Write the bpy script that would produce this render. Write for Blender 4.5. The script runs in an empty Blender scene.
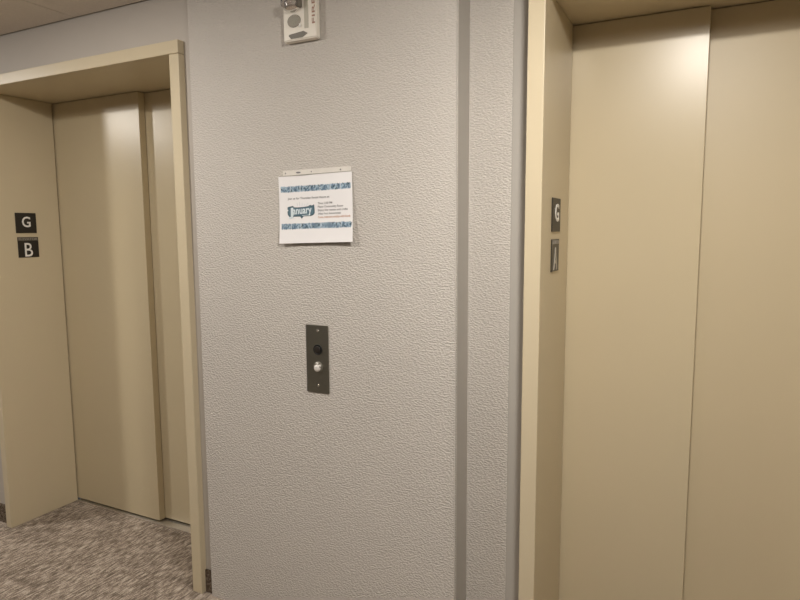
import bpy, bmesh, math, random
from mathutils import Vector, Matrix

SC = bpy.context.scene
COL = SC.collection
random.seed(7)

# ------------------------------------------------------------------ measures (metres)
# x runs along the elevator wall to the right, y into the wall, z up
YF, YD, YR = 1.755, 2.127, 2.166          # frame front, front door panel, rear door panel
YW, YP, YWR = 1.785, 1.767, 1.867         # left wall, pier front, right recess wall
ZC, ZS, ZT = 2.355, 2.134, 2.182          # ceiling, soffit, frame top
OPEN = 1.226
LO, LI = -3.117, -3.077                   # left elevator: outer and inner face of its left stile
RI, RO = -1.851, -1.803
PX0, PX1 = -1.762, -0.698                 # pier
QO, QI = -0.486, -0.438                   # right elevator
SI, SO = QI + OPEN, QI + OPEN + 0.048
X0, X1, Y0 = -5.4, 2.6, -1.9              # room limits
YB = 2.32                                 # back of the wall blocks

# ------------------------------------------------------------------ materials
def new_mat(name):
    m = bpy.data.materials.new(name); m.use_nodes = True
    return m, m.node_tree.nodes, m.node_tree.links, m.node_tree.nodes['Principled BSDF']

def coords(N, L, scale=(1, 1, 1)):
    tc = N.new('ShaderNodeTexCoord'); mp = N.new('ShaderNodeMapping')
    mp.inputs['Scale'].default_value = scale
    L.new(tc.outputs['Object'], mp.inputs['Vector'])
    return mp.outputs['Vector']

def noise(N, L, vec, scale, detail=3, rough=0.5):
    n = N.new('ShaderNodeTexNoise')
    n.inputs['Scale'].default_value = scale; n.inputs['Detail'].default_value = detail
    n.inputs['Roughness'].default_value = rough
    L.new(vec, n.inputs['Vector'])
    return n.outputs['Fac']

def ramp(N, L, fac, stops):
    r = N.new('ShaderNodeValToRGB'); e = r.color_ramp.elements
    while len(e) < len(stops): e.new(0.5)
    for el, (p, c) in zip(e, stops):
        el.position = p; el.color = (c[0], c[1], c[2], 1)
    L.new(fac, r.inputs['Fac'])
    return r.outputs['Color']

def bump(N, L, height, strength, dist, b):
    n = N.new('ShaderNodeBump')
    n.inputs['Strength'].default_value = strength; n.inputs['Distance'].default_value = dist
    L.new(height, n.inputs['Height']); L.new(n.outputs['Normal'], b.inputs['Normal'])

def flat(name, c, rough=0.5, metal=0.0, spec=0.5, var=0.04, nscale=30, coat=0.0):
    m, N, L, b = new_mat(name)
    f = noise(N, L, coords(N, L), nscale, 2)
    lo = [v * (1 - var) for v in c]; hi = [min(1, v * (1 + var)) for v in c]
    L.new(ramp(N, L, f, [(0.3, lo), (0.7, hi)]), b.inputs['Base Color'])
    b.inputs['Roughness'].default_value = rough; b.inputs['Metallic'].default_value = metal
    b.inputs['Specular IOR Level'].default_value = spec; b.inputs['Coat Weight'].default_value = coat
    return m

def stucco(name, c, strength):
    m, N, L, b = new_mat(name)
    v = coords(N, L, (1.0, 1.0, 1.9))
    a = noise(N, L, v, 112, 2.5, 0.5)
    pl = ramp(N, L, a, [(0.36, (0, 0, 0)), (0.66, (1, 1, 1))])
    fine = noise(N, L, v, 230, 2, 0.5)
    mx = N.new('ShaderNodeMath'); mx.operation = 'MULTIPLY_ADD'; mx.inputs[1].default_value = 0.18
    L.new(fine, mx.inputs[0]); L.new(pl, mx.inputs[2])
    bump(N, L, mx.outputs[0], strength, 0.005, b)
    big = noise(N, L, coords(N, L), 1.6, 2)
    L.new(ramp(N, L, big, [(0.3, [x * 0.97 for x in c]), (0.7, [x * 1.02 for x in c])]), b.inputs['Base Color'])
    b.inputs['Roughness'].default_value = 0.55; b.inputs['Specular IOR Level'].default_value = 0.35
    return m

def carpet(name, dark, mid, light):
    m, N, L, b = new_mat(name)
    s = noise(N, L, coords(N, L, (1.0, 0.17, 1.0)), 120, 2.5, 0.65)
    f = noise(N, L, coords(N, L, (1.0, 0.55, 1.0)), 300, 2, 0.7)
    p = noise(N, L, coords(N, L), 7, 2)
    a1 = N.new('ShaderNodeMath'); a1.operation = 'MULTIPLY_ADD'; a1.inputs[1].default_value = 0.6
    L.new(f, a1.inputs[0]); L.new(s, a1.inputs[2])
    a2 = N.new('ShaderNodeMath'); a2.operation = 'MULTIPLY_ADD'; a2.inputs[1].default_value = 0.22
    L.new(p, a2.inputs[0]); L.new(a1.outputs[0], a2.inputs[2])
    a3 = N.new('ShaderNodeMath'); a3.operation = 'MULTIPLY'; a3.inputs[1].default_value = 0.6
    L.new(a2.outputs[0], a3.inputs[0])
    L.new(ramp(N, L, a3.outputs[0], [(0.455, dark), (0.545, mid), (0.635, light)]), b.inputs['Base Color'])
    bump(N, L, a1.outputs[0], 0.5, 0.004, b)
    b.inputs['Roughness'].default_value = 0.95; b.inputs['Specular IOR Level'].default_value = 0.1
    return m

def enamel(name, c, rough):
    m, N, L, b = new_mat(name)
    big = noise(N, L, coords(N, L), 2.2, 2)
    L.new(ramp(N, L, big, [(0.3, [x * 0.985 for x in c]), (0.7, [x * 1.015 for x in c])]), b.inputs['Base Color'])
    fine = noise(N, L, coords(N, L), 260, 2)
    bump(N, L, fine, 0.05, 0.001, b)
    b.inputs['Roughness'].default_value = rough; b.inputs['Specular IOR Level'].default_value = 0.5
    return m

def brushed(name, c, rough, axis=(1, 1, 40)):
    m, N, L, b = new_mat(name)
    f = noise(N, L, coords(N, L, axis), 40, 2)
    L.new(ramp(N, L, f, [(0.3, [x * 0.93 for x in c]), (0.7, [x * 1.05 for x in c])]), b.inputs['Base Color'])
    b.inputs['Metallic'].default_value = 1.0; b.inputs['Roughness'].default_value = rough
    return m

M = {}
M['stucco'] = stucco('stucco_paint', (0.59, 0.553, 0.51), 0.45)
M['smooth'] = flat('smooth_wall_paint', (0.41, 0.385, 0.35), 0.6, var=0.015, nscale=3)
M['upper'] = flat('plain_wall_paint', (0.50, 0.458, 0.412), 0.6, var=0.015, nscale=3)
M['far_wall'] = flat('lobby_wall_paint', (0.24, 0.22, 0.195), 0.6, var=0.015, nscale=3)
M['enamel'] = enamel('beige_enamel', (0.61, 0.523, 0.365), 0.36)
M['door'] = enamel('beige_door_enamel', (0.60, 0.51, 0.345), 0.31)
M['door_dull'] = enamel('beige_door_enamel_dull', (0.585, 0.492, 0.328), 0.44)
M['tile'] = flat('ceiling_tile', (0.74, 0.68, 0.61), 0.9, var=0.03, nscale=120, spec=0.1)
M['dark'] = flat('dark_gap', (0.035, 0.028, 0.02), 0.9, spec=0.1)
M['carpet'] = carpet('streaked_carpet', (0.125, 0.097, 0.075), (0.255, 0.208, 0.168), (0.52, 0.445, 0.37))
M['base'] = carpet('carpet_base', (0.06, 0.043, 0.03), (0.13, 0.098, 0.072), (0.25, 0.20, 0.155))
M['sill'] = brushed('aluminium_sill', (0.78, 0.75, 0.70), 0.45, (1, 40, 1))
M['black'] = flat('black_plastic', (0.018, 0.014, 0.011), 0.45, var=0.2, nscale=900)
M['greyblack'] = flat('grey_black_plastic', (0.03, 0.026, 0.02), 0.4, var=0.15, nscale=900)  # slightly lighter black for the lower right plate
M['white'] = flat('white_lettering', (0.86, 0.84, 0.80), 0.5)
M['greylet'] = flat('grey_lettering', (0.30, 0.275, 0.235), 0.5)
M['sand'] = flat('sand_lettering', (0.46, 0.42, 0.36), 0.5)
M['band'] = flat('olive_grey_band', (0.10, 0.088, 0.068), 0.5)
M['steel'] = brushed('dark_stainless', (0.29, 0.285, 0.245), 0.42)
M['chrome'] = flat('chrome', (0.85, 0.84, 0.82), 0.12, metal=1.0, var=0.02)
M['jewel'] = flat('pale_metal', (0.83, 0.80, 0.76), 0.3, metal=0.3)
M['rubber'] = flat('black_rubber', (0.010, 0.010, 0.010), 0.5)
M['paper'] = flat('white_paper', (0.91, 0.895, 0.90), 0.35, var=0.01, nscale=12, coat=0.4)
M['strip'] = flat('milky_plastic', (0.78, 0.745, 0.69), 0.3, var=0.03)
M['paleblue'] = flat('pale_blue_print', (0.38, 0.50, 0.60), 0.5, var=0.25, nscale=220)
M['teal'] = flat('teal_print', (0.115, 0.195, 0.29), 0.5, var=0.2, nscale=300)
M['navy'] = flat('dark_teal_print', (0.035, 0.075, 0.10), 0.5, var=0.2)
M['logo'] = flat('slate_teal_print', (0.045, 0.10, 0.125), 0.5, var=0.15)
M['slate'] = flat('slate_blue_print', (0.10, 0.175, 0.23), 0.5, var=0.2, nscale=150)
M['ice'] = flat('ice_white_print', (0.72, 0.80, 0.84), 0.5, var=0.05)
M['ink'] = flat('grey_ink', (0.20, 0.19, 0.20), 0.6)
M['red_ink'] = flat('orange_ink', (0.52, 0.27, 0.17), 0.6)
M['palegrey'] = flat('pale_grey_ink', (0.50, 0.53, 0.57), 0.6)
M['alarm'] = flat('ivory_plastic', (0.84, 0.79, 0.70), 0.4, var=0.02)
M['alarm_dim'] = flat('ivory_plastic_groove', (0.50, 0.47, 0.39), 0.5, var=0.03)
M['mesh_grey'] = flat('grey_grille', (0.29, 0.27, 0.235), 0.6, var=0.2, nscale=700)
M['slot'] = flat('slot_grey', (0.17, 0.155, 0.125), 0.5)
M['fire_red'] = flat('faded_red_lettering', (0.42, 0.25, 0.19), 0.5)
lens, N_, L_, b_ = new_mat('clear_lens')
L_.new(ramp(N_, L_, noise(N_, L_, coords(N_, L_), 20), [(0, (0.93, 0.92, 0.95)), (1, (0.97, 0.96, 0.98))]), b_.inputs['Base Color'])
b_.inputs['Roughness'].default_value = 0.06; b_.inputs['Transmission Weight'].default_value = 0.9
b_.inputs['IOR'].default_value = 1.45
M['lens'] = lens

# ------------------------------------------------------------------ mesh helpers
def add_box(bm, x0, x1, y0, y1, z0, z1, bev=0.0, seg=2, mi=0):
    r = bmesh.ops.create_cube(bm, size=1.0)
    vs = r['verts']
    bmesh.ops.scale(bm, vec=(x1 - x0, y1 - y0, z1 - z0), verts=vs)
    bmesh.ops.translate(bm, vec=((x0 + x1) / 2, (y0 + y1) / 2, (z0 + z1) / 2), verts=vs)
    fs = set(f for v in vs for f in v.link_faces)
    for f in fs: f.material_index = mi
    if bev:
        es = set(e for v in vs for e in v.link_edges)
        bmesh.ops.bevel(bm, geom=list(es), offset=bev, segments=seg, affect='EDGES', profile=0.5)

def box(*a, **k):
    bm = bmesh.new(); add_box(bm, *a, **k); return bm

def add_poly(bm, pts, mi=0):
    f = bm.faces.new([bm.verts.new(p) for p in pts]); f.material_index = mi
    return f

def add_lathe(bm, frame, prof, n=32, mi=0):
    """profile [(radius, height)] turned about the frame's normal; frame = (origin, u, v, n)"""
    o, u, v, w = frame
    rings = []
    for r, h in prof:
        if r < 1e-6:
            rings.append([bm.verts.new(o + w * h)])
        else:
            rings.append([bm.verts.new(o + u * (r * math.cos(t)) + v * (r * math.sin(t)) + w * h)
                          for t in (2 * math.pi * i / n for i in range(n))])
    for a, b in zip(rings, rings[1:]):
        for i in range(n):
            j = (i + 1) % n
            if len(a) == 1 and len(b) == 1: continue
            if len(a) == 1: q = [a[0], b[i], b[j]]
            elif len(b) == 1: q = [a[i], a[j], b[0]]
            else: q = [a[i], a[j], b[j], b[i]]
            f = bm.faces.new(q); f.material_index = mi; f.smooth = True

def fr(o, u, v):
    u = Vector(u).normalized(); v = Vector(v).normalized()
    return (Vector(o), u, v, u.cross(v))

def add_text(bm, body, height, frame, uv=(0, 0), extrude=0.0, offset=0.0, align='LEFT', width=None, shear=0.0, lift=0.0, spacing=1.0, mi=0):
    """lettering as mesh; height is the capital height, uv its lower-left (or lower-centre) corner in the frame"""
    cu = bpy.data.curves.new('lettering_curve', 'FONT'); cu.body = body
    cu.size = 1.0; cu.offset = offset; cu.resolution_u = 3; cu.shear = shear; cu.space_character = spacing
    cu.extrude = 0.0
    ob = bpy.data.objects.new('lettering_tmp', cu); COL.objects.link(ob)
    dg = bpy.context.evaluated_depsgraph_get()
    me = bpy.data.meshes.new_from_object(ob.evaluated_get(dg))
    bpy.data.objects.remove(ob); bpy.data.curves.remove(cu)
    xs = [q.co.x for q in me.vertices]; ys = [q.co.y for q in me.vertices]
    s = height / 0.729
    sx = s if width is None else width / (max(xs) - min(xs))
    x0 = min(xs) if align == 'LEFT' else (min(xs) + max(xs)) / 2
    o, u, v, w = frame
    t = bmesh.new(); t.from_mesh(me); bpy.data.meshes.remove(me)
    if extrude:
        r = bmesh.ops.extrude_face_region(t, geom=t.faces[:])
        bmesh.ops.translate(t, vec=(0, 0, 1), verts=[g for g in r['geom'] if isinstance(g, bmesh.types.BMVert)])
    mp = {}
    for q in t.verts:
        mp[q] = bm.verts.new(o + u * (uv[0] + (q.co.x - x0) * sx) + v * (uv[1] + q.co.y * s) + w * (lift + q.co.z * extrude))
    for f in t.faces:
        try:
            g = bm.faces.new([mp[q] for q in f.verts]); g.material_index = mi
        except ValueError:
            pass
    t.free()

def wpos(o):
    p = Vector(o.location)
    while o.parent is not None:
        o = o.parent; p += o.location
    return p

def obj(name, bm, mats, parent=None, smooth=False, origin=None):
    """link a bmesh in world coordinates as ONE mesh object"""
    if not isinstance(mats, (list, tuple)): mats = [mats]
    bmesh.ops.recalc_face_normals(bm, faces=bm.faces[:])
    base = wpos(parent) if parent is not None else Vector((0, 0, 0))
    org = Vector(origin) if origin is not None else base
    bmesh.ops.translate(bm, vec=-org, verts=bm.verts[:])
    me = bpy.data.meshes.new(name); bm.to_mesh(me); bm.free()
    for m in mats: me.materials.append(M[m])
    if smooth:
        for p in me.polygons: p.use_smooth = True
    o = bpy.data.objects.new(name, me); COL.objects.link(o)
    o.location = org - base
    if parent is not None: o.parent = parent
    return o

def tag(o, label, cat, group=None, kind=None):
    o['label'] = label; o['category'] = cat
    if group: o['group'] = group
    if kind: o['kind'] = kind
    return o

def thing(name, loc, label, cat, group=None, kind=None):
    o = bpy.data.objects.new(name, None); COL.objects.link(o)
    o.location = loc; o.empty_display_size = 0.05
    return tag(o, label, cat, group, kind)

# ------------------------------------------------------------------ the room
bm = bmesh.new()
add_box(bm, X0, X1, Y0, YD - 0.003, -0.06, 0.0)
tag(obj('floor', bm, 'carpet'), 'grey-brown streaked carpet floor of the elevator lobby', 'floor', kind='structure')

bm = bmesh.new()                                        # ceiling tiles with dark joints between them
add_box(bm, X0 - 0.1, X1 + 0.1, Y0 - 0.1, YB, ZC + 0.02, ZC + 0.10, mi=1)
TX, TY, G = 0.61, 1.22, 0.004
xs = [-2.393 + TX * k for k in range(-6, 9)]
ylines = [YW - 0.008 - TY * k for k in range(0, 4)]
for xa in xs:
    for yb in ylines:
        x_0, x_1 = max(xa + G / 2, X0), min(xa + TX - G / 2, X1)
        y_0, y_1 = max(yb - TY + G / 2, Y0), yb - G / 2
        if x_1 - x_0 > 0.02 and y_1 - y_0 > 0.02:
            add_box(bm, x_0, x_1, y_0, y_1, ZC, ZC + 0.019)
add_box(bm, PX1 + 0.002, X1, YW - 0.004, YWR - 0.008, ZC, ZC + 0.019)
tag(obj('ceiling', bm, ['tile', 'dark']), 'pale acoustic tile ceiling with dark thin joints', 'ceiling', kind='structure')

bm = bmesh.new()                                        # wall around the left elevator
add_box(bm, X0, LO, YW, YB, 0, ZC + 0.015)
add_box(bm, LO, RO, YW, YB, ZT, ZC + 0.015)
add_box(bm, RO, PX0 + 0.003, YW, YB, 0, ZC + 0.015)
tag(obj('wall_left', bm, 'upper'), 'plain grey wall above and beside the left elevator', 'wall', kind='structure')

bm = bmesh.new()                                        # textured pier between the elevators, rounded corners
add_box(bm, PX0, PX1, YP, YB, 0, ZC + 0.015)
es = [e for e in bm.edges if abs(e.verts[0].co.z - e.verts[1].co.z) > 1 and abs(e.verts[0].co.y - YP) < 1e-4]
bmesh.ops.bevel(bm, geom=es, offset=0.004, segments=3, affect='EDGES')
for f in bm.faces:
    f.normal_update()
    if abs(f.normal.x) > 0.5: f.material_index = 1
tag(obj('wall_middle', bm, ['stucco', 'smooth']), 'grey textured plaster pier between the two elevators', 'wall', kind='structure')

bm = bmesh.new()                                        # recessed wall around the right elevator
add_box(bm, PX1 - 0.003, QO, YWR, YB, 0, ZC + 0.015)
add_box(bm, QO, SO, YWR, YB, ZT, ZC + 0.015)
add_box(bm, SO, X1, YWR, YB, 0, ZC + 0.015)
tag(obj('wall_right', bm, 'stucco'), 'grey textured plaster wall set back beside the right elevator', 'wall', kind='structure')

tag(obj('edge_strip_1', box(-0.5595, QO - 0.001, YWR - 0.003, YWR + 0.01, 0.0, ZC, bev=0.001), 'smooth'),
    'smooth grey vertical strip beside the right elevator frame', 'edge_strip', kind='structure')  # darker, smoother strip along the edge of the frame
tag(obj('wall_back', box(X0, X1, Y0 - 0.1, Y0, 0, ZC + 0.015), 'far_wall'), 'plain grey lobby wall opposite the elevators', 'wall', kind='structure')
tag(obj('wall_west', box(X0 - 0.1, X0, Y0, YB, 0, ZC + 0.015), 'far_wall'), 'plain grey wall at the left end of the lobby', 'wall', kind='structure')
tag(obj('wall_east', box(X1, X1 + 0.1, Y0, YB, 0, ZC + 0.015), 'far_wall'), 'plain grey wall at the right end of the lobby', 'wall', kind='structure')

tag(obj('baseboard_left', box(X0, LO - 0.001, YW - 0.008, YW + 0.002, 0, 0.096, bev=0.002), 'base'),
    'brown carpeted baseboard left of the left elevator', 'baseboard', kind='structure')
tag(obj('baseboard_middle', box(RO + 0.001, PX0 + 0.001, YW - 0.008, YW + 0.002, 0, 0.096, bev=0.002), 'base'),
    'short brown carpeted baseboard between left elevator frame and pier', 'baseboard', kind='structure')
tag(obj('baseboard_right', box(PX1 + 0.001, -0.561, YWR - 0.008, YWR + 0.002, 0, 0.096, bev=0.002), 'base'),
    'brown carpeted baseboard in the recess beside the right elevator', 'baseboard', kind='structure')

# ------------------------------------------------------------------ elevators
def elevator(name, label, xo, xi, xj, xq, split, rear='door'):
    """xo..xi left stile, xj..xq right stile, split = right edge of the front panel"""
    t = thing(name, ((xi + xj) / 2, YF, 0), label, 'elevator door', 'elevator entrances', 'structure')
    frame = obj('door_frame', box(xo, xq, YF, YB - 0.02, ZS, ZT, bev=0.0022), 'enamel', t)
    obj('jamb', box(xo, xi, YF + 0.0008, YD - 0.006, 0.0, ZS - 0.0012, bev=0.0022), 'enamel', frame)
    obj('jamb', box(xj, xq, YF + 0.0008, YD - 0.006, 0.0, ZS - 0.0012, bev=0.0022), 'enamel', frame)
    g = 0.0045
    obj('door_panel', box(xi - 0.025, split, YD, YD + 0.036, 0.012, ZS - 0.003, bev=0.0012), 'door', t)
    obj('door_panel', box(split - 0.05, xj + 0.025, YR, YR + 0.036, 0.012, ZS - 0.003, bev=0.0012), rear, t)
    bm = bmesh.new()
    add_box(bm, xi + 0.0005, xj - 0.0005, YD - 0.012, YD - 0.003, -0.02, 0.0035, bev=0.001)
    for k in range(3):
        add_box(bm, xi + 0.0005, xj - 0.0005, YD - 0.001 + 0.040 * k, YD + 0.035 + 0.040 * k, -0.02, 0.0025, bev=0.001)
    obj('threshold', bm, 'sill', t)
    obj('shaft_lining', box(xi - 0.03, xj + 0.03, YR + 0.045, YR + 0.06, 0.0, ZS - 0.001), 'dark', t)
    return t

elevator('door_1', 'beige two-panel elevator entrance on the left, marked B on its jamb', LO, LI, RI, RO, -2.4535)
elevator('door_2', 'beige two-panel elevator entrance on the right, cut off by the picture edge', QO, QI, SI, SO, -0.0378, 'door_dull')

# ------------------------------------------------------------------ jamb signs
def sign(x, y0, z0, w, h, letter, label, plate_mat, top=None, lh=0.055, lu=0.5, lv=0.3, lw=None, lmat='white', off=0.012, skew=0.0):
    t = thing('elevator_sign', (x, y0 + w / 2, z0), label, 'sign', 'letter signs on the elevator jambs')
    f = fr((x + 0.0002, y0, z0), (0, 1, 0), (0, 0, 1))
    bm = bmesh.new(); add_box(bm, x + 0.0002, x + 0.0032, y0, y0 + w, z0, z0 + h, bev=0.0008)
    obj('plate', bm, plate_mat, t)
    bm = bmesh.new()
    add_text(bm, letter, lh, f, (w * lu, h * lv), extrude=0.0012, offset=off, align='CENTER', width=lw, lift=0.003)
    obj('letter', bm, lmat, t)
    if top:
        bm = bmesh.new(); add_box(bm, x + 0.003, x + 0.0037, y0 + 0.001, y0 + w - 0.001, z0 + h * 0.82, z0 + h - 0.001)
        b = obj('title_band', bm, 'band', t)
        bm = bmesh.new()
        add_text(bm, 'ELEVATOR', 0.0115, f, (w / 2, h * 0.85), extrude=0.0008, offset=0.01, align='CENTER', width=w * 0.9, lift=0.0035)
        obj('lettering', bm, 'greylet', b)

sign(LI, 1.888, 1.4715, 0.105, 0.100, 'G', 'black square plate with white letter G above the B plate on left elevator', 'black',
     lh=0.053, lu=0.505, lv=0.305, lw=0.043)
sign(LI, 1.892, 1.350, 0.105, 0.1015, 'B', 'black plate reading ELEVATOR above a white B on left elevator jamb', 'black',
     top=True, lh=0.072, lu=0.50, lv=0.045, lw=0.040, off=0.002)
sign(QI, 1.877, 1.4685, 0.108, 0.102, 'G', 'black plate with bold white G on right elevator jamb', 'black',
     lh=0.054, lu=0.555, lv=0.32, lw=0.048, off=0.02)
sign(QI, 1.8785, 1.3465, 0.096, 0.099, 'A', 'grey-black plate with faint letter A, lower sign on right elevator jamb', 'greyblack',
     top=True, lh=0.072, lu=0.50, lv=0.05, lw=0.046, lmat='sand', off=0.006)

# ------------------------------------------------------------------ call button plate
t = thing('call_button_panel', (-1.219, YP, 0.910), 'dark stainless call plate with round button and key switch, below the notice', 'call button')
cx = -1.213
obj('plate', box(-1.2622, -1.1695, YP - 0.0035, YP - 0.0002, 0.910, 1.1505, bev=0.001), 'steel', t)
def knob(name, x, z, prof, mat, parent, n=28):
    bm = bmesh.new()
    add_lathe(bm, fr((x, YP - 0.0034, z), (1, 0, 0), (0, 0, 1)), prof, n)
    return obj(name, bm, mat, parent, origin=(x, YP - 0.0034, z))
for z in (1.1302, 0.9365):
    s = knob('screw', cx, z, [(0.0048, 0), (0.0046, 0.0012), (0.003, 0.0022), (0, 0.0026)], 'chrome', t, 16)
bt = knob('button', cx, 1.0637, [(0.0185, 0), (0.0185, 0.002), (0.0165, 0.003), (0.016, 0.0022), (0.0, 0.0022)], 'rubber', t)
knob('button_core', cx, 1.0635, [(0.0125, 0.002), (0.0125, 0.0042), (0.011, 0.005), (0, 0.0054)], 'black', bt)
ks = knob('key_switch', cx, 1.0025, [(0.019, 0), (0.0185, 0.0018), (0.016, 0.0025), (0, 0.0025)], 'slot', t)
knob('key_core', cx - 0.0012, 0.9985, [(0.0125, 0.002), (0.0122, 0.007), (0.010, 0.0095), (0.005, 0.0108), (0, 0.011)], 'jewel', ks)
bm = bmesh.new()                                        # little winged key tab over the core
add_box(bm, cx - 0.005, cx + 0.004, YP - 0.0125, YP - 0.006, 1.0115, 1.0195, bev=0.0015)
add_box(bm, cx + 0.006, cx + 0.0145, YP - 0.0125, YP - 0.006, 1.0045, 1.0115, bev=0.0015)
obj('key_tab', bm, 'jewel', ks)

# ------------------------------------------------------------------ January notice in its plastic sleeve
TL, TR = Vector((-1.3635, 1.6617)), Vector((-1.0655, 1.6673))
BL, BR = Vector((-1.3580, 1.4311)), Vector((-1.0575, 1.4385))
t = thing('notice', (-1.216, YP, 1.432), 'white January social hour notice in plastic sleeve taped to the pier', 'notice')
def page(u, v, lift=0.0):
    """point on the slightly curled sheet: u to the right, v down"""
    a = TL.lerp(TR, u); b = BL.lerp(BR, u); p = a.lerp(b, v)
    curl = 0.0022 + 0.0095 * v ** 3 + 0.004 * abs(u - 0.45) ** 3 * 8 * (0.3 + v)
    wav = 0.0008 * math.sin(9 * u + 2) * math.exp(-v * 6)
    return Vector((p.x, YP - curl - wav - lift, p.y))
def patch(bm, u0, u1, v0, v1, nu, nv, lift, mi=0, thick=0.0):
    g = [[bm.verts.new(page(u0 + (u1 - u0) * i / nu, v0 + (v1 - v0) * j / nv, lift)) for i in range(nu + 1)] for j in range(nv + 1)]
    for j in range(nv):
        for i in range(nu):
            f = bm.faces.new((g[j][i], g[j][i + 1], g[j + 1][i + 1], g[j + 1][i])); f.material_index = mi; f.smooth = True
bm = bmesh.new()
patch(bm, 0, 1, 0, 1, 24, 24, 0.0)
sheet = obj('sheet', bm, 'paper', t)
# punched binding strip of the sleeve along the top
sx0, sz0, sx1, sz1 = -1.3455, 1.6640, -1.0695, 1.6676
bm = bmesh.new()
add_box(bm, 0, 0.276, -0.0007, 0.0, 0, 0.0175, bev=0.0002, seg=1)
bmesh.ops.rotate(bm, cent=(0, 0, 0), matrix=Matrix.Rotation(-math.atan2(sz1 - sz0, sx1 - sx0), 3, 'Y'), verts=bm.verts[:])
bmesh.ops.translate(bm, vec=(sx0, YP - 0.0012, sz0), verts=bm.verts[:])
st = obj('hanging_strip', bm, 'strip', t)
bm = bmesh.new()
d_ = (sz1 - sz0)
add_poly(bm, [(sx0 - 0.014, YP - 0.0042, sz0 - 0.0016), (sx1 + 0.002, YP - 0.0042, sz1 + 0.0006), (sx1 + 0.002, YP - 0.0042, sz1 + 0.0020), (sx0 - 0.014, YP - 0.0042, sz0 - 0.0002)])
obj('strip_shadow', bm, 'greylet', st)  # shadow line between strip and page, painted in as a thin grey polygon
for du, rw in ((0.012, 0.0028), (0.066, 0.010), (0.120, 0.0022), (0.236, 0.0032)):
    bm = bmesh.new()
    z = sz0 + 0.0085 + du * (sz1 - sz0) / 0.276
    add_poly(bm, [(sx0 + du + rw * math.cos(a), YP - 0.0021, z + min(rw, 0.0028) * math.sin(a)) for a in (k * math.pi / 8 for k in range(16))])
    obj('punch_hole', bm, 'ink', st)

def wrap(bm, lift):
    """bend flat (u,v,0) art in metres onto the curled page"""
    W, H = (TR - TL).length, (BL - TL).length
    for q in bm.verts:
        q.co = page(q.co.x / W, 1 - q.co.y / H, lift + q.co.z)
FLATF = fr((0, 0, 0), (1, 0, 0), (0, 1, 0))
PW, PH = (TR - TL).length, (BL - TL).length
def Y(v): return PH * (1 - v)
# two printed winter borders
rnd = random.Random(11)
for v0, v1 in ((0.145, 0.242), (0.70, 0.795)):
    bm = bmesh.new()
    n = 7; u0, u1 = 0.028, 0.985
    for k in range(n):                                  # each repeat: ragged pale block with teal and dark sprigs
        a = u0 + (u1 - u0) * k / n; b = u0 + (u1 - u0) * (k + 0.97) / n
        pts = []
        for i in range(13):
            pts.append((PW * (a + (b - a) * i / 12), Y(v1 - rnd.uniform(0, 0.012)), 0.0))
        for i in range(13):
            pts.append((PW * (b - (b - a) * i / 12), Y(v0 + rnd.uniform(0, 0.014)), 0.0))
        add_poly(bm, pts, 0)
        for i in range(17):
            cx_, cy_ = PW * rnd.uniform(a + 0.008, b - 0.006), Y(rnd.uniform(v0 + 0.015, v1 - 0.012))
            L = rnd.uniform(0.004, 0.0095); w = rnd.uniform(0.001, 0.003); ang = rnd.choice((0.9, 2.1, 0.7, 1.6)) + rnd.uniform(-0.3, 0.3)
            c, s = math.cos(ang), math.sin(ang); z = 0.00004 * (i + 1)
            quad = [(L, 0), (0, w), (-L, 0), (0, -w)]
            add_poly(bm, [(cx_ + x * c - y * s, max(Y(v1), min(Y(v0), cy_ + x * s + y * c)), z) for x, y in quad],
                     2 if (k in (2, 3, 5) and i < 8) or i < 4 else 1)
    wrap(bm, 0.0003)
    obj('printed_border', bm, ['paleblue', 'teal', 'navy'], sheet)
# January emblem: white hand-drawn letters over a dark speech-blob
bm = bmesh.new()
ux, uy = PW * 0.105, Y(0.628)
W_, H_ = PW * 0.385, PH * 0.185
out = [(0.03, 0.30), (0.02, 0.55), (0.06, 0.66), (0.02, 0.74), (0.03, 0.92), (0.22, 1.0), (0.27, 0.88), (0.40, 0.86), (0.62, 0.88), (0.78, 0.92), (0.84, 1.02),
       (0.90, 0.95), (0.985, 1.04), (1.0, 0.62), (1.0, 0.35), (0.95, 0.20), (0.86, 0.13), (0.60, 0.13), (0.53, -0.06), (0.48, 0.12), (0.26, 0.13), (0.20, 0.06), (0.09, 0.12)]
add_poly(bm, [(ux + W_ * x, uy + H_ * y, 0) for x, y in out], 0)
f2 = fr((0, 0, 0), (1, 0.035, 0), (-0.035, 1, 0))
add_poly(bm, [(ux + W_ * (0.5 + (x - 0.5) * 0.93), uy + H_ * (0.5 + (min(y, 1.0) - 0.5) * 0.80), 0.0006) for x, y in out if y > 0], 2)
add_text(bm, 'J', H_ * 0.66, FLATF, (ux + W_ * 0.07, uy + H_ * 0.21), offset=0.035, width=W_ * 0.17, lift=0.0012, mi=1)
add_text(bm, 'anuary', H_ * 0.60, f2, (ux + W_ * 0.255, uy + H_ * 0.27), offset=0.022, width=W_ * 0.68, lift=0.0012, mi=1)
add_poly(bm, [(ux + W_ * 0.55, uy + H_ * 0.17, 0.0012), (ux + W_ * 0.86, uy + H_ * 0.20, 0.0012), (ux + W_ * 0.86, uy + H_ * 0.235, 0.0012), (ux + W_ * 0.55, uy + H_ * 0.215, 0.0012)], 1)
wrap(bm, 0.0004)
obj('emblem', bm, ['logo', 'ice', 'slate'], sheet)
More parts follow.
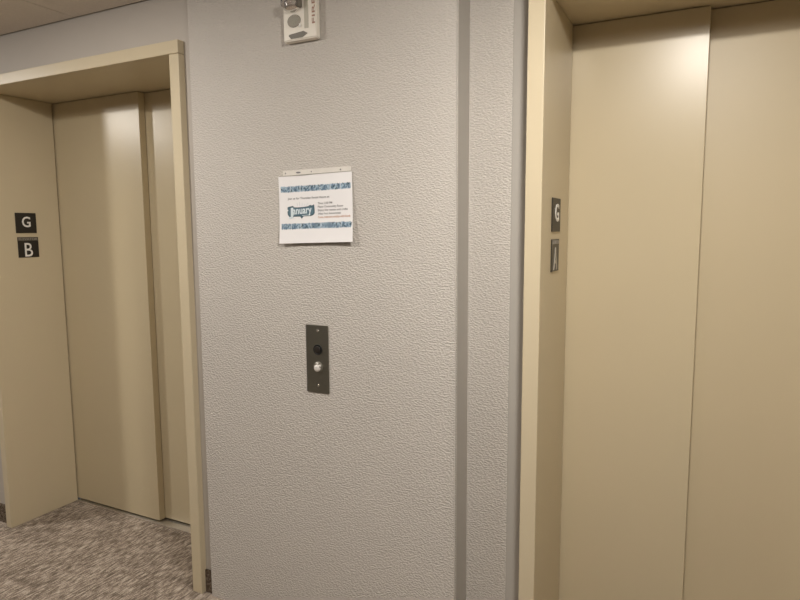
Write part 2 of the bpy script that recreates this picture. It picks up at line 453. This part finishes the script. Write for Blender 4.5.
# lines of print
bm = bmesh.new()
add_text(bm, 'Join us for Thursday Social Hours at', PH * 0.030, FLATF, (PW * 0.12, Y(0.348)), offset=0.022, width=PW * 0.575, mi=0)
for i, (s, w, mi) in enumerate((('Time: 2:30 PM', 0.195, 0), ('Place: Community Room', 0.34, 0), ('Enjoy the games and crafts', 0.40, 0),
                                ('Also hot beverages', 0.305, 0), ('Come, meet and socialize with friends', 0.435, 1))):
    add_text(bm, s, PH * 0.031, FLATF, (PW * 0.535, Y(0.438 + 0.0505 * i)), offset=0.02, width=PW * w, mi=mi)
for x, h, a in ((0.255, 0.05, 0.2), (0.285, 0.062, 0.05), (0.315, 0.045, -0.15), (0.345, 0.035, -0.5), (0.375, 0.05, -0.6)):
    x0_, y0_ = PW * x, Y(0.452); dx, dy = math.sin(-a) * PH * h, math.cos(a) * PH * h
    add_poly(bm, [(x0_, y0_, 0), (x0_ + 0.0012, y0_, 0), (x0_ + dx + 0.0012, y0_ + dy, 0), (x0_ + dx, y0_ + dy, 0)], 2)
wrap(bm, 0.0005)
obj('lettering', bm, ['ink', 'red_ink', 'palegrey'], sheet)

# ------------------------------------------------------------------ fire alarm strobe
AX0, AX1, AZ0, AZ1, AY = -1.3035, -1.1715, 2.1005, 2.2480, YP - 0.025
t = thing('fire_alarm', (-1.23, YP, AZ0), 'ivory fire alarm speaker with chrome strobe high on the pier', 'fire alarm')
bm = bmesh.new()
add_box(bm, AX0, AX1, AY, YP - 0.0035, AZ0, AZ1)
for q in bm.verts:                                      # front is smaller than the wall side; lower edge slopes back
    if q.co.y > AY + 0.01:
        if q.co.z < AZ0 + 0.01: q.co.z -= 0.004
bmesh.ops.bevel(bm, geom=bm.edges[:], offset=0.003, segments=3, affect='EDGES')
body = obj('body', bm, 'alarm', t)
obj('mounting_plate', box(AX0 + 0.002, AX1 - 0.002, YP - 0.004, YP - 0.0002, AZ0 - 0.001, AZ1, bev=0.001), 'alarm_dim', t)
gf = fr((-1.2590, AY - 0.0002, 2.1610), (1, 0, 0), (0, 0, 1))
gf = (gf[0], gf[1] * 1.22, gf[2] * 0.95, gf[3])
bm = bmesh.new(); add_lathe(bm, gf, [(0.0215, 0), (0.0215, 0.0012), (0.020, 0.0016), (0, 0.0016)], 32)
sp = obj('speaker_grille', bm, 'mesh_grey', t)
bm = bmesh.new()
for i in range(-5, 6):
    r = math.sqrt(max(0, 0.020 ** 2 - (i * 0.0036) ** 2)) * 0.95
    if r > 0.004: add_box(bm, -1.2590 + i * 0.0044 - 0.0006, -1.2590 + i * 0.0044 + 0.0006, AY - 0.0026, AY - 0.0016, 2.1610 - r, 2.1610 + r)
obj('grille_bar', bm, 'alarm_dim', sp)
bm = bmesh.new()                                        # sounder slot near the lower edge
pts = [(-1.282, 2.116), (-1.272, 2.1055), (-1.226, 2.1055), (-1.206, 2.116), (-1.222, 2.125), (-1.279, 2.120)]
vs = [bm.verts.new((x, AY - 0.0004, z)) for x, z in pts]; f = bm.faces.new(vs)
r = bmesh.ops.extrude_face_region(bm, geom=[f]); bmesh.ops.translate(bm, vec=(0, -0.0008, 0), verts=[g for g in r['geom'] if isinstance(g, bmesh.types.BMVert)])
obj('sounder_slot', bm, 'slot', t)
obj('side_channel', box(-1.2185, -1.2025, AY - 0.001, AY + 0.001, 2.132, AZ1 - 0.008, bev=0.0008), 'alarm_dim', t)
obj('indicator', box(-1.2385, -1.2310, AY - 0.004, AY, 2.138, 2.150, bev=0.0015), 'white', t)
bm = bmesh.new()
add_text(bm, 'FIRE', 0.0120, fr((-1.1765, AY - 0.0008, 2.143), (0, 0, 1), (-1, 0, 0)), (0, 0), extrude=0.0006, offset=0.004, width=0.080)
obj('lettering', bm, 'fire_red', t)
# strobe: chrome bowl under a clear lens
SX, SZ = -1.2640, 2.2120
bm = bmesh.new()
def ell(frame, rx, rz, depth, n=32, m=8, flat=False):
    o, u, v, w = frame
    rings = []
    for k in range(m + 1):
        a = (math.pi / 2) * k / m
        r = math.cos(a); h = math.sin(a) * depth
        rings.append([bm.verts.new(o + u * (rx * r * math.cos(tt)) + v * (rz * r * math.sin(tt)) + w * h) for tt in (2 * math.pi * i / n for i in range(n))] if k < m else [bm.verts.new(o + w * depth)])
    for a_, b_2 in zip(rings, rings[1:]):
        for i in range(n):
            j = (i + 1) % n
            f = bm.faces.new([a_[i], a_[j], b_2[j], b_2[i]] if len(b_2) > 1 else [a_[i], a_[j], b_2[0]]); f.smooth = True
ell(fr((SX, AY + 0.001, SZ), (1, 0, 0), (0, 0, 1)), 0.036, 0.026, 0.030)
strobe = obj('strobe', bm, 'chrome', t)
bm = bmesh.new()
add_box(bm, SX - 0.026, SX + 0.030, AY - 0.034, AY - 0.006, SZ - 0.010, SZ + 0.019, bev=0.006, seg=3)
obj('strobe_lens', bm, 'lens', strobe)
bm = bmesh.new()
add_box(bm, SX + 0.022, SX + 0.039, AY - 0.018, AY + 0.001, SZ - 0.014, SZ + 0.019, bev=0.004, seg=3)
obj('strobe_bracket', bm, 'slot', strobe)
t.location.x -= 0.006

# ------------------------------------------------------------------ lamps: recessed ceiling lights, plus added fill lights at the same spots
def lamp(x, y, power, r=0.08, c=(1.0, 0.95, 0.88)):
    d = bpy.data.lights.new('ceiling_light', 'AREA'); d.shape = 'DISK'; d.size = 2 * r; d.energy = power; d.color = c
    o = bpy.data.objects.new('ceiling_light', d); COL.objects.link(o); o.location = (x, y, ZC - 0.004)
def fill(x, y, power, r=0.06, z=2.325, c=(1.0, 0.95, 0.88)):  # added point light below a disc, lifts the upper wall and alarm
    d = bpy.data.lights.new('ceiling_fill_light', 'POINT'); d.shadow_soft_size = r; d.energy = power; d.color = c
    o = bpy.data.objects.new('ceiling_fill_light', d); COL.objects.link(o); o.location = (x, y, z)
for a in ((-4.08, 0.80, 19), (-2.08, 0.80, 12), (-0.08, 0.80, 27), (-0.46, -0.07, 5)): lamp(*a)
for a in ((-4.08, 0.80, 15), (-2.08, 0.80, 8), (-0.08, 0.80, 14)): fill(*a)

w = bpy.data.worlds.new('World'); SC.world = w; w.use_nodes = True
w.node_tree.nodes['Background'].inputs['Color'].default_value = (0.9, 0.85, 0.8, 1)
w.node_tree.nodes['Background'].inputs['Strength'].default_value = 0.05

# ------------------------------------------------------------------ camera
f_px, pit, yaw, rol, H = 618.5154, 0.1125, -0.468, 0.0056, 1.4757
cy, sy, cp, sp_, cr, sr = math.cos(yaw), math.sin(yaw), math.cos(pit), math.sin(pit), math.cos(rol), math.sin(rol)
rh, dh, zh = Vector((cy, -sy, 0)), Vector((sy, cy, 0)), Vector((0, 0, 1))
F = cp * dh - sp_ * zh; u2 = sp_ * dh + cp * zh
R = cr * rh - sr * u2; U = sr * rh + cr * u2
cam = bpy.data.cameras.new('camera'); co = bpy.data.objects.new('camera', cam); COL.objects.link(co)
mw = Matrix((( R.x, U.x, -F.x, 0), (R.y, U.y, -F.y, 0), (R.z, U.z, -F.z, H), (0, 0, 0, 1)))
co.matrix_world = mw
cam.sensor_fit = 'HORIZONTAL'; cam.sensor_width = 36.0; cam.lens = f_px / 800 * 36.0; cam.clip_start = 0.02
SC.camera = co
SC.view_settings.view_transform = 'Standard'
SC.view_settings.look = 'None'
SC.view_settings.exposure = 0.19
